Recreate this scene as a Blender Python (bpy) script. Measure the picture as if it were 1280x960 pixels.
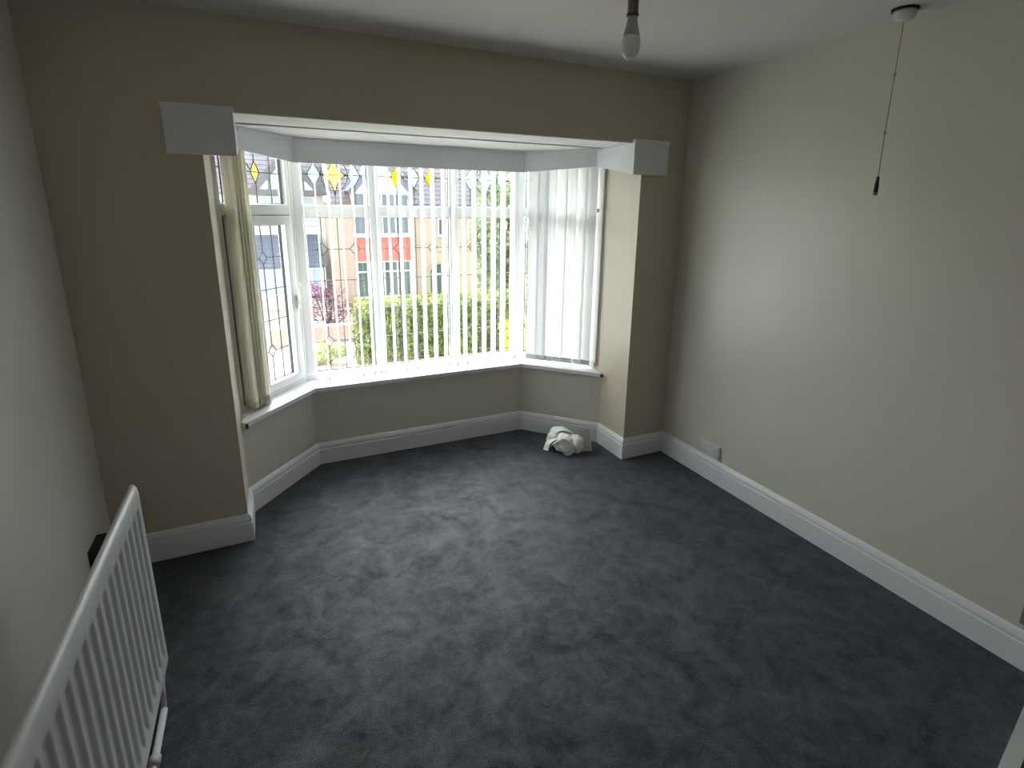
import bpy, bmesh, math, random
from math import sin, cos, pi, radians, hypot
from mathutils import Vector, Matrix, noise
random.seed(7)
for o in list(bpy.data.objects): bpy.data.objects.remove(o)
SC = bpy.context.scene
COL = SC.collection

# ------------------------------------------------------------------ camera
YAW, PITCH, ROLL, FPX = 0.4329, -0.2484, 0.0112, 663.227
CAM = Vector((-2.48, -2.7573, 1.6703))
fw = Vector((sin(YAW)*cos(PITCH), cos(YAW)*cos(PITCH), sin(PITCH)))
r0 = Vector((cos(YAW), -sin(YAW), 0)); u0 = r0.cross(fw)
rt = cos(ROLL)*r0 + sin(ROLL)*u0
up = -sin(ROLL)*r0 + cos(ROLL)*u0
cd = bpy.data.cameras.new('camera'); cam = bpy.data.objects.new('camera', cd); COL.objects.link(cam)
cam.matrix_world = Matrix(((rt.x, up.x, -fw.x, CAM.x), (rt.y, up.y, -fw.y, CAM.y), (rt.z, up.z, -fw.z, CAM.z), (0, 0, 0, 1)))
cd.sensor_width = 36.0; cd.sensor_fit = 'HORIZONTAL'; cd.lens = FPX/1280*36
cd.shift_x = 1.3/1280; cd.shift_y = -49.45/1280
cd.clip_start = 0.02; cd.clip_end = 300
SC.camera = cam

# ------------------------------------------------------------------ sky, light, exposure
SKY = 6.0
wd = bpy.data.worlds.new('overcast_sky'); SC.world = wd; wd.use_nodes = True
nt = wd.node_tree
bg = nt.nodes['Background']; bg.inputs[1].default_value = SKY
sk = nt.nodes.new('ShaderNodeTexSky'); sk.sky_type = 'HOSEK_WILKIE'; sk.turbidity = 10; sk.ground_albedo = 0.3
sk.sun_direction = Vector((0.15, 0.62, 0.77)).normalized()          # veiled sun beyond the houses opposite
hz = nt.nodes.new('ShaderNodeHueSaturation'); hz.inputs['Saturation'].default_value = 0.30
nt.links.new(sk.outputs[0], hz.inputs['Color']); nt.links.new(hz.outputs[0], bg.inputs[0])
SC.view_settings.view_transform = 'Standard'; SC.view_settings.look = 'None'
SC.view_settings.gamma = 1.0; SC.view_settings.use_curve_mapping = False
SC.view_settings.exposure = 2.52
SC.cycles.max_bounces = 10; SC.cycles.diffuse_bounces = 7; SC.cycles.transparent_max_bounces = 24
SC.cycles.sample_clamp_indirect = 6.0
SC.cycles.use_denoising = True

def portal(name, c, d, w, h):
    ld = bpy.data.lights.new(name, 'AREA'); lo = bpy.data.objects.new(name, ld); COL.objects.link(lo)
    ld.shape = 'RECTANGLE'; ld.size = w; ld.size_y = h
    ld.cycles.is_portal = True
    z = Vector((-d[0], -d[1], 0)).normalized()        # lamp looks along -z of its frame
    q = Vector((d[0], d[1], 0)).normalized()
    zz = q; yy = Vector((0, 0, 1)); xx = yy.cross(zz)
    lo.matrix_world = Matrix(((xx.x, yy.x, zz.x, c[0]), (xx.y, yy.y, zz.y, c[1]), (xx.z, yy.z, zz.z, c[2]), (0, 0, 0, 1)))

# ------------------------------------------------------------------ materials
def mat(name, col, rough=0.6, spec=0.5, sheen=0, metal=0, var=0.0, vscale=6.0, bump=0.0, bscale=60.0, coat=0):
    m = bpy.data.materials.new(name); m.use_nodes = True
    n = m.node_tree.nodes; l = m.node_tree.links
    p = n['Principled BSDF']
    p.inputs['Base Color'].default_value = (*col, 1); p.inputs['Roughness'].default_value = rough
    p.inputs['Specular IOR Level'].default_value = spec; p.inputs['Metallic'].default_value = metal
    p.inputs['Sheen Weight'].default_value = sheen; p.inputs['Coat Weight'].default_value = coat
    tc = n.new('ShaderNodeTexCoord')
    if var > 0:
        t = n.new('ShaderNodeTexNoise'); t.inputs['Scale'].default_value = vscale; t.inputs['Detail'].default_value = 5
        l.new(tc.outputs['Object'], t.inputs['Vector'])
        r = n.new('ShaderNodeValToRGB')
        r.color_ramp.elements[0].position = 0.3; r.color_ramp.elements[1].position = 0.7
        r.color_ramp.elements[0].color = (*[c*(1-var) for c in col], 1)
        r.color_ramp.elements[1].color = (*[min(1, c*(1+var)) for c in col], 1)
        l.new(t.outputs['Fac'], r.inputs['Fac']); l.new(r.outputs['Color'], p.inputs['Base Color'])
    if bump > 0:
        t2 = n.new('ShaderNodeTexNoise'); t2.inputs['Scale'].default_value = bscale; t2.inputs['Detail'].default_value = 4
        l.new(tc.outputs['Object'], t2.inputs['Vector'])
        b = n.new('ShaderNodeBump'); b.inputs['Strength'].default_value = bump; b.inputs['Distance'].default_value = 0.01
        l.new(t2.outputs['Fac'], b.inputs['Height']); l.new(b.outputs['Normal'], p.inputs['Normal'])
    return m

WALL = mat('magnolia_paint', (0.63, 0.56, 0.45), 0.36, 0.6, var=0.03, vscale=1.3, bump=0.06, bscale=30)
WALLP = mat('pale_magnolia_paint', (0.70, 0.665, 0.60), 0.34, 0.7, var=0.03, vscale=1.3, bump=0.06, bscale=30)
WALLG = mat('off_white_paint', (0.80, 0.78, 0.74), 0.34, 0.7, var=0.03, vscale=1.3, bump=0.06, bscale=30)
CEIL = mat('white_ceiling_paint', (0.76, 0.76, 0.765), 0.9, 0.2, var=0.015, vscale=2, bump=0.05, bscale=25)
TRIM = mat('white_gloss_paint', (0.84, 0.86, 0.90), 0.28, 0.5, var=0.01, vscale=4, bump=0.02, bscale=12)
UPVC = mat('white_plastic_frame', (0.84, 0.85, 0.86), 0.3, 0.5, var=0.01)
GAP = mat('grey_rubber_seal', (0.22, 0.23, 0.25), 0.6)
GASK = mat('black_rubber_gasket', (0.03, 0.035, 0.045), 0.6)
RADM = mat('radiator_enamel', (0.58, 0.60, 0.63), 0.34, 0.5, var=0.02, vscale=3)
DARK = mat('dark_steel', (0.02, 0.018, 0.016), 0.6)
COPPER = mat('painted_copper', (0.55, 0.47, 0.47), 0.4)
PAPER = mat('white_paper', (0.93, 0.93, 0.90), 0.85, 0.2, var=0.03, vscale=20)
CARD = mat('grey_card', (0.72, 0.72, 0.70), 0.8, 0.2, var=0.04, vscale=25)
SOCK = mat('white_socket_plastic', (0.74, 0.74, 0.76), 0.3)
HOLE = mat('socket_hole', (0.02, 0.02, 0.02), 0.7)
STEEL = mat('grey_socket_plate', (0.30, 0.30, 0.31), 0.35, metal=0.4)
HOLDER = mat('lampholder_plastic', (0.20, 0.19, 0.13), 0.4, var=0.05)
BULBN = mat('bulb_neck', (0.42, 0.42, 0.40), 0.4)
BULBD = None
CORD = mat('cord_grey', (0.36, 0.34, 0.30), 0.8)
LEAD = mat('lead_came', (0.10, 0.11, 0.13), 0.5, metal=0.3)
HEARTH = mat('black_slate', (0.012, 0.013, 0.02), 0.4, var=0.2, vscale=9)
HTRIM = mat('pale_tile_edge', (0.55, 0.62, 0.62), 0.35, var=0.04)

def carpet():
    m = bpy.data.materials.new('charcoal_carpet'); m.use_nodes = True
    n = m.node_tree.nodes; l = m.node_tree.links; p = n['Principled BSDF']
    tc = n.new('ShaderNodeTexCoord')
    def nz(scale, det, dist=0, rough=0.55):
        t = n.new('ShaderNodeTexNoise'); t.inputs['Scale'].default_value = scale; t.inputs['Detail'].default_value = det
        t.inputs['Distortion'].default_value = dist; t.inputs['Roughness'].default_value = rough
        l.new(tc.outputs['Object'], t.inputs['Vector']); return t
    a = nz(6.5, 6, 0.8, 0.6); b = nz(230, 3); c = nz(19, 5, 0.5, 0.7)
    r = n.new('ShaderNodeValToRGB'); e = r.color_ramp.elements
    e[0].position = 0.36; e[1].position = 0.64
    e[0].color = (0.013, 0.0142, 0.0168, 1); e[1].color = (0.066, 0.070, 0.081, 1)
    mx = n.new('ShaderNodeMath'); mx.operation = 'ADD'
    s1 = n.new('ShaderNodeMath'); s1.operation = 'MULTIPLY'; s1.inputs[1].default_value = 0.6
    s2 = n.new('ShaderNodeMath'); s2.operation = 'MULTIPLY'; s2.inputs[1].default_value = 0.4
    l.new(a.outputs['Fac'], s1.inputs[0]); l.new(c.outputs['Fac'], s2.inputs[0])
    l.new(s1.outputs[0], mx.inputs[0]); l.new(s2.outputs[0], mx.inputs[1])
    l.new(mx.outputs[0], r.inputs['Fac'])
    # speckle of the twist pile
    r2 = n.new('ShaderNodeValToRGB'); e = r2.color_ramp.elements
    e[0].position = 0.35; e[1].position = 0.68; e[0].color = (0.45, 0.45, 0.45, 1); e[1].color = (1.55, 1.55, 1.55, 1)
    l.new(b.outputs['Fac'], r2.inputs['Fac'])
    mm = n.new('ShaderNodeMix'); mm.data_type = 'RGBA'; mm.blend_type = 'MULTIPLY'; mm.inputs[0].default_value = 1.0
    l.new(r.outputs['Color'], mm.inputs[6]); l.new(r2.outputs['Color'], mm.inputs[7])
    l.new(mm.outputs[2], p.inputs['Base Color'])
    # brushed pile: patches lie towards or away from the window and shine more or less
    r3 = n.new('ShaderNodeMapRange'); r3.inputs[1].default_value = 0.36; r3.inputs[2].default_value = 0.64
    r3.inputs[3].default_value = 0.02; r3.inputs[4].default_value = 0.10
    l.new(mx.outputs[0], r3.inputs[0]); l.new(r3.outputs[0], p.inputs['Specular IOR Level'])
    p.inputs['Roughness'].default_value = 0.5
    p.inputs['Sheen Weight'].default_value = 0.33; p.inputs['Sheen Roughness'].default_value = 0.5
    p.inputs['Sheen Tint'].default_value = (0.75, 0.85, 1.0, 1)
    b1_ = n.new('ShaderNodeBump'); b1_.inputs['Strength'].default_value = 0.22; b1_.inputs['Distance'].default_value = 0.02
    l.new(mx.outputs[0], b1_.inputs['Height'])
    bp = n.new('ShaderNodeBump'); bp.inputs['Strength'].default_value = 0.5; bp.inputs['Distance'].default_value = 0.004
    l.new(b.outputs['Fac'], bp.inputs['Height']); l.new(b1_.outputs['Normal'], bp.inputs['Normal'])
    l.new(bp.outputs['Normal'], p.inputs['Normal'])
    return m
CARPET = carpet()

def glassmat(name, col, fac=0.06, diff=0.0):
    m = bpy.data.materials.new(name); m.use_nodes = True
    n = m.node_tree.nodes; l = m.node_tree.links; n.clear()
    out = n.new('ShaderNodeOutputMaterial')
    t = n.new('ShaderNodeBsdfTransparent'); t.inputs[0].default_value = (*col, 1)
    g = n.new('ShaderNodeBsdfGlossy'); g.inputs['Roughness'].default_value = 0.02
    mx = n.new('ShaderNodeMixShader'); mx.inputs[0].default_value = fac
    l.new(t.outputs[0], mx.inputs[1]); l.new(g.outputs[0], mx.inputs[2])
    last = mx
    if diff > 0:
        d = n.new('ShaderNodeBsdfTranslucent'); d.inputs[0].default_value = (*col, 1)
        m2 = n.new('ShaderNodeMixShader'); m2.inputs[0].default_value = diff
        l.new(mx.outputs[0], m2.inputs[1]); l.new(d.outputs[0], m2.inputs[2]); last = m2
    l.new(last.outputs[0], out.inputs['Surface'])
    return m
GLASS = glassmat('window_glass', (0.97, 0.985, 0.99), 0.045)
G_YEL = glassmat('amber_glass', (1.0, 0.74, 0.32), 0.04, 0.4)
G_YEL2 = glassmat('golden_glass', (1.0, 0.80, 0.05), 0.04, 0.5)
G_CYA = glassmat('pale_cyan_glass', (0.55, 0.80, 0.80), 0.04, 0.40)
G_GRN = glassmat('pale_green_glass', (0.62, 0.82, 0.70), 0.04, 0.40)

def fabric(name, col, tr, gloss=0.0):
    m = bpy.data.materials.new(name); m.use_nodes = True
    n = m.node_tree.nodes; l = m.node_tree.links; n.clear()
    out = n.new('ShaderNodeOutputMaterial')
    d = n.new('ShaderNodeBsdfDiffuse'); t = n.new('ShaderNodeBsdfTranslucent')
    tc = n.new('ShaderNodeTexCoord'); w = n.new('ShaderNodeTexNoise'); w.inputs['Scale'].default_value = 45
    l.new(tc.outputs['Object'], w.inputs['Vector'])
    r = n.new('ShaderNodeValToRGB')
    r.color_ramp.elements[0].color = (*[c*0.95 for c in col], 1); r.color_ramp.elements[1].color = (*col, 1)
    l.new(w.outputs['Fac'], r.inputs['Fac'])
    l.new(r.outputs['Color'], d.inputs[0]); l.new(r.outputs['Color'], t.inputs[0])
    mx = n.new('ShaderNodeMixShader'); mx.inputs[0].default_value = tr
    l.new(d.outputs[0], mx.inputs[1]); l.new(t.outputs[0], mx.inputs[2]); last = mx
    if gloss:
        g = n.new('ShaderNodeBsdfGlossy'); g.inputs['Roughness'].default_value = 0.12
        m2 = n.new('ShaderNodeMixShader'); m2.inputs[0].default_value = gloss
        l.new(mx.outputs[0], m2.inputs[1]); l.new(g.outputs[0], m2.inputs[2]); last = m2
    l.new(last.outputs[0], out.inputs['Surface'])
    return m
SLAT = fabric('ivory_blind_fabric', (0.87, 0.885, 0.90), 0.17)
BULBD = fabric('bulb_dome', (0.90, 0.90, 0.89), 0.55, 0.10)
SLAT_BACKLIT = fabric('backlit_tint_blind_fabric', (0.94, 0.93, 0.84), 0.48)  # cream tint puts light passing through the stacked slats into the colour
POCK = fabric('blind_weight_pocket', (0.66, 0.66, 0.64), 0.12)

# outdoors
def brickmat(name, c1, c2, mortar, scale, rough=0.85):
    m = bpy.data.materials.new(name); m.use_nodes = True
    n = m.node_tree.nodes; l = m.node_tree.links; p = n['Principled BSDF']
    tc = n.new('ShaderNodeTexCoord'); b = n.new('ShaderNodeTexBrick')
    mp = n.new('ShaderNodeMapping'); mp.inputs['Rotation'].default_value = (radians(90), 0, 0)
    l.new(tc.outputs['Object'], mp.inputs['Vector']); l.new(mp.outputs[0], b.inputs['Vector'])
    b.inputs['Color1'].default_value = (*c1, 1); b.inputs['Color2'].default_value = (*c2, 1); b.inputs['Mortar'].default_value = (*mortar, 1)
    b.inputs['Scale'].default_value = scale
    l.new(b.outputs['Color'], p.inputs['Base Color']); p.inputs['Roughness'].default_value = rough
    return m, mp
RENDERW = mat('white_render', (0.58, 0.58, 0.57), 0.9, var=0.03)
PINKB, _ = brickmat('pink_brick', (0.54, 0.42, 0.35), (0.49, 0.375, 0.305), (0.53, 0.45, 0.39), 2.2)
SILLST = mat('pale_stone', (0.46, 0.42, 0.30), 0.9, var=0.05)
REDTILE = mat('red_hanging_tile', (0.50, 0.15, 0.125), 0.85, var=0.12, vscale=5)
ROOFL = mat('lavender_grey_roof', (0.135, 0.125, 0.145), 0.9, var=0.06, vscale=4)
ROOFG = mat('slate_grey_roof', (0.10, 0.115, 0.15), 0.9, var=0.1, vscale=4)
BARGE = mat('slate_blue_timber', (0.12, 0.145, 0.20), 0.8)
BEAM = mat('dark_timber', (0.11, 0.11, 0.12), 0.85)
WFRAME = mat('house_white_frame', (0.60, 0.64, 0.70), 0.5)
PANE = mat('house_dark_glass', (0.10, 0.125, 0.14), 0.08, 0.6)
PANEG = mat('house_light_glass', (0.34, 0.41, 0.50), 0.1, 0.6)
BROWN = mat('brown_door', (0.30, 0.17, 0.14), 0.5)
ROAD = mat('grey_road', (0.26, 0.26, 0.27), 0.95, var=0.06)
PAVE, mp_ = brickmat('tan_block_paving', (0.42, 0.34, 0.28), (0.36, 0.28, 0.225), (0.27, 0.23, 0.20), 2.4)
mp_.inputs['Rotation'].default_value = (0, 0, 0.3)
LOWB, _ = brickmat('low_wall_brick', (0.50, 0.38, 0.32), (0.45, 0.33, 0.28), (0.48, 0.42, 0.38), 3)
LAWN = mat('lawn_green', (0.30, 0.38, 0.14), 0.95, var=0.2, vscale=3)
BARK = mat('bark', (0.10, 0.08, 0.06), 0.9, var=0.2, vscale=8)
def leafm(name, col, var):
    m = fabric(name, col, 0.35)
    n = m.node_tree.nodes; l = m.node_tree.links
    oi = n.new('ShaderNodeTexNoise'); oi.inputs['Scale'].default_value = 3.0
    for q in n:
        if q.type == 'TEX_NOISE': q.inputs['Scale'].default_value = 4.0
        if q.type == 'VALTORGB':
            q.color_ramp.elements[0].position = 0.35; q.color_ramp.elements[1].position = 0.65
            q.color_ramp.elements[0].color = (*[c*(1-var) for c in col], 1)
            q.color_ramp.elements[1].color = (*[min(1, c*(1+var)) for c in col], 1)
    return m
L_HEDGE = leafm('hedge_leaf', (0.26, 0.295, 0.12), 0.55)
L_CORE = mat('hedge_core', (0.09, 0.13, 0.03), 0.9)
L_TREE = leafm('tree_leaf', (0.33, 0.40, 0.24), 0.35)
L_DARK = leafm('dark_tree_leaf', (0.20, 0.28, 0.20), 0.35)
L_PURP = leafm('purple_leaf', (0.22, 0.115, 0.16), 0.45)
L_YEL = leafm('yellow_leaf', (0.75, 0.66, 0.10), 0.25)
L_PALE = leafm('pale_leaf', (0.50, 0.55, 0.30), 0.3)

# ------------------------------------------------------------------ mesh helpers
def link(name, bm, m, parent=None, smooth=False):
    me = bpy.data.meshes.new(name)
    bmesh.ops.recalc_face_normals(bm, faces=bm.faces[:])
    bm.to_mesh(me); bm.free()
    for k in (m if isinstance(m, (list, tuple)) else [m]): me.materials.append(k)
    if smooth:
        for f in me.polygons: f.use_smooth = True
    o = bpy.data.objects.new(name, me); COL.objects.link(o)
    if parent is not None: o.parent = parent
    return o
def B(): return bmesh.new()
def box(bm, x0, x1, y0, y1, z0, z1, bev=0.0, T=None):
    vs = [bm.verts.new((x, y, z)) for x in (x0, x1) for y in (y0, y1) for z in (z0, z1)]
    fs = [bm.faces.new([vs[i] for i in f]) for f in ((0,1,3,2), (4,6,7,5), (0,4,5,1), (2,3,7,6), (0,2,6,4), (1,5,7,3))]
    if bev > 0:
        es = list({e for f in fs for e in f.edges})
        r = bmesh.ops.bevel(bm, geom=es, offset=bev, segments=2, affect='EDGES', profile=0.5)
        vs = list({v for f in r['faces'] for v in f.verts} | {v for v in vs if v.is_valid})
    if T is not None:
        for v in vs: v.co = T @ v.co
    return bm
def prism(bm, pts, z0, z1):
    a = [bm.verts.new((p[0], p[1], z0)) for p in pts]; b = [bm.verts.new((p[0], p[1], z1)) for p in pts]
    n = len(pts)
    bm.faces.new(a[::-1]); bm.faces.new(b)
    for i in range(n): bm.faces.new((a[i], a[(i+1) % n], b[(i+1) % n], b[i]))
    return bm
def extrude(bm, pts3, off):
    """planar 3D outline pushed along a vector"""
    off = Vector(off)
    a = [bm.verts.new(Vector(p)) for p in pts3]; b = [bm.verts.new(Vector(p)+off) for p in pts3]
    n = len(a)
    bm.faces.new(a[::-1]); bm.faces.new(b)
    for i in range(n): bm.faces.new((a[i], a[(i+1) % n], b[(i+1) % n], b[i]))
    return bm
def tube(bm, pts, r, seg=8, cap=True):
    pts = [Vector(p) for p in pts]; rings = []
    rr = r if isinstance(r, (list, tuple)) else [r]*len(pts)
    prev = None
    for i, p in enumerate(pts):
        d = (pts[min(i+1, len(pts)-1)]-pts[max(i-1, 0)])
        if d.length < 1e-9: d = Vector((0, 0, 1))
        d.normalize()
        ref = prev if prev is not None else (Vector((1, 0, 0)) if abs(d.x) < 0.9 else Vector((0, 1, 0)))
        a = (ref - d*ref.dot(d)).normalized(); b = d.cross(a); prev = a
        rings.append([bm.verts.new(p + rr[i]*(cos(2*pi*k/seg)*a + sin(2*pi*k/seg)*b)) for k in range(seg)])
    for i in range(len(rings)-1):
        for k in range(seg): bm.faces.new((rings[i][k], rings[i][(k+1) % seg], rings[i+1][(k+1) % seg], rings[i+1][k]))
    if cap: bm.faces.new(rings[0][::-1]); bm.faces.new(rings[-1])
    return bm
def lathe(bm, prof, c, seg=24):
    rings = []
    for (r, z) in prof:
        rings.append([bm.verts.new((c[0]+r*cos(2*pi*k/seg), c[1]+r*sin(2*pi*k/seg), c[2]+z)) for k in range(seg)])
    for i in range(len(rings)-1):
        for k in range(seg): bm.faces.new((rings[i][k], rings[i][(k+1) % seg], rings[i+1][(k+1) % seg], rings[i+1][k]))
    bm.faces.new(rings[0][::-1]); bm.faces.new(rings[-1])
    return bm
def empty(name, loc, label=None, cat=None, group=None, kind=None):
    o = bpy.data.objects.new(name, None); COL.objects.link(o); o.location = loc; o.empty_display_size = 0.05
    if label: o['label'] = label
    if cat: o['category'] = cat
    if group: o['group'] = group
    if kind: o['kind'] = kind
    return o
def tag(o, label, cat, group=None, kind=None):
    o['label'] = label; o['category'] = cat
    if group: o['group'] = group
    if kind: o['kind'] = kind
    return o
def struct(o): o['kind'] = 'structure'; return o
def stuff(o): o['kind'] = 'stuff'; return o

# ------------------------------------------------------------------ room numbers
W, H = 3.2478, 2.45
XL, XR = -2.6807, -0.3412
L1, L2, R2, R1 = Vector((XL, 0.2807)), Vector((-2.275, 0.7486)), Vector((-0.772, 0.7486)), Vector((XR, 0.2972))
HS, ZL, BACK = 0.1483, 2.069, -4.3
BAYIN = [L1, L2, R2, R1]
def off_line(pts, d):
    """offset an open polyline outward (to its left-hand side when walking L1>R1 is +n) by d, mitred"""
    out = []
    n = len(pts)
    for i in range(n):
        ds = []
        if i > 0: ds.append((pts[i]-pts[i-1]).normalized())
        if i < n-1: ds.append((pts[i+1]-pts[i]).normalized())
        ns = [Vector((-q.y, q.x)) for q in ds]
        if len(ns) == 1: out.append(pts[i]+ns[0]*d)
        else:
            b = (ns[0]+ns[1]).normalized(); out.append(pts[i]+b*(d/b.dot(ns[0])))
    return out

# ------------------------------------------------------------------ large structure
OUT = off_line(BAYIN, 0.30)
bm = B(); prism(bm, [(-W, BACK), (0, BACK), (0, 0), (XR, 0), R1, R2, L2, L1, (XL, 0), (-W, 0)], -0.06, 0)
struct(link('floor', bm, CARPET))
bm = B(); box(bm, -W-.25, .25, BACK-.25, .25, H, H+.12); struct(link('ceiling', bm, CEIL))
bm = B()
prism(bm, [(XL, .002), (XR, .002), (XR, .34), (XL, .34)], ZL-.004, ZL)
prism(bm, [(XL-.3, .30), (XR+.3, .30), OUT[3]+Vector((.05, .0)), OUT[2], OUT[1], OUT[0]-Vector((.05, 0))], ZL-.004, ZL+.1)
struct(link('ceiling_bay', bm, CEIL))
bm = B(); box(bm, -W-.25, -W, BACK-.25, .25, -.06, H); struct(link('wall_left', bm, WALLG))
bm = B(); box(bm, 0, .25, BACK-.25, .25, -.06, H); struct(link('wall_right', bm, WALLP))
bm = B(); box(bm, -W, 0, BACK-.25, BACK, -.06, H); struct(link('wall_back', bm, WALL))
bm = B()
prism(bm, [(-W, 0), (XL, 0), (XL, .62), (XL-.35, .62), (-W, .25)], -.06, H)
prism(bm, [(XR, 0), (0, 0), (0, .25), (XR+.3, .62), (XR, .62)], -.06, H)
box(bm, XL, XR, 0, .30, ZL, H)
struct(link('wall_front', bm, WALL))
names = ['wall_bay_left', 'wall_bay_centre', 'wall_bay_right']
for i in range(3):
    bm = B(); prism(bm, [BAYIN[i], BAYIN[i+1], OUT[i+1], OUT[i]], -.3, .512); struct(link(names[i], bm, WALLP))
# ------------------------------------------------------------------ skirting boards
SKP = [(0, 0), (.020, 0), (.020, .100), (.0185, .104), (.014, .106), (.0135, .110), (.0175, .113), (.0185, .120), (.016, .130), (.011, .140), (.006, .1455), (0, HS)]
SKPATH = [Vector((-W, BACK)), Vector((-W, 0)), Vector((XL, 0)), L1, L2, R2, R1, Vector((XR, 0)), Vector((0, 0)), Vector((0, BACK))]
SKN = ['left', 'front_left', 'reveal_left', 'bay_left', 'bay_centre', 'bay_right', 'reveal_right', 'front_right', 'right']
offs = {d: off_line(SKPATH, -d) for d in {p[0] for p in SKP}}
for i, nm in enumerate(SKN):
    bm = B()
    a = [bm.verts.new((offs[d][i].x, offs[d][i].y, z)) for d, z in SKP]
    b = [bm.verts.new((offs[d][i+1].x, offs[d][i+1].y, z)) for d, z in SKP]
    n = len(SKP)
    for k in range(n): bm.faces.new((a[k], a[(k+1) % n], b[(k+1) % n], b[k]))
    bm.faces.new(a[::-1]); bm.faces.new(b)
    struct(link('baseboard_'+nm, bm, TRIM))

# ------------------------------------------------------------------ windows
WC = [Vector((-2.295, .90)), Vector((-.745, .90))]          # corners on the inner face of the frames
dL = (L2-L1).normalized(); dR = (R1-R2).normalized()
nL = Vector((-dL.y, dL.x)); nR = Vector((-dR.y, dR.x))
FZ0, FZ1 = .530, ZL-.004
def frameT(A, d):
    n = Vector((-d.y, d.x))
    return Matrix(((d.x, n.x, 0, A.x), (d.y, n.y, 0, A.y), (0, 0, 1, 0), (0, 0, 0, 1)))
def strip(bm, p, q, w, y0, y1):
    """lead strip between two (t,z) points"""
    p = Vector(p); q = Vector(q); d = (q-p)
    if d.length < 1e-6: return
    d.normalize(); n = Vector((-d.y, d.x))*w/2
    c = [p+n, q+n, q-n, p-n]
    extrude(bm, [(c_.x, y0, c_.y) for c_ in c], (0, y1-y0, 0))
YG = .034    # glass centre depth inside the frame
def local(bm, T):
    for v in bm.verts: v.co = T @ v.co
    return bm
def shape(pts, m, pane, T, name='stained_glass'):
    bm = B(); extrude(bm, [(p[0], YG-.004, p[1]) for p in pts], (0, -.002, 0)); local(bm, T)
    return link(name, bm, m, pane)
def outline(bm, pts, w=.006):
    for i in range(len(pts)): strip(bm, pts[i], pts[(i+1) % len(pts)], w, YG-.008, YG-.003)
def diamond(c, hw, hh): return [(c[0]-hw, c[1]), (c[0], c[1]+hh), (c[0]+hw, c[1]), (c[0], c[1]-hh)]
def star(c, hw, hh, k=.30, n=5):
    pts = []
    tips = [(-hw, 0), (0, hh), (hw, 0), (0, -hh)]
    for i in range(4):
        p = Vector(tips[i]); q = Vector(tips[(i+1) % 4])
        for j in range(n):
            s = j/n; m_ = (p+q)*.5*k*1.0
            v = (1-s)**2*p+2*s*(1-s)*m_+s*s*q
            pts.append((c[0]+v.x, c[1]+v.y))
    return pts
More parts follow.
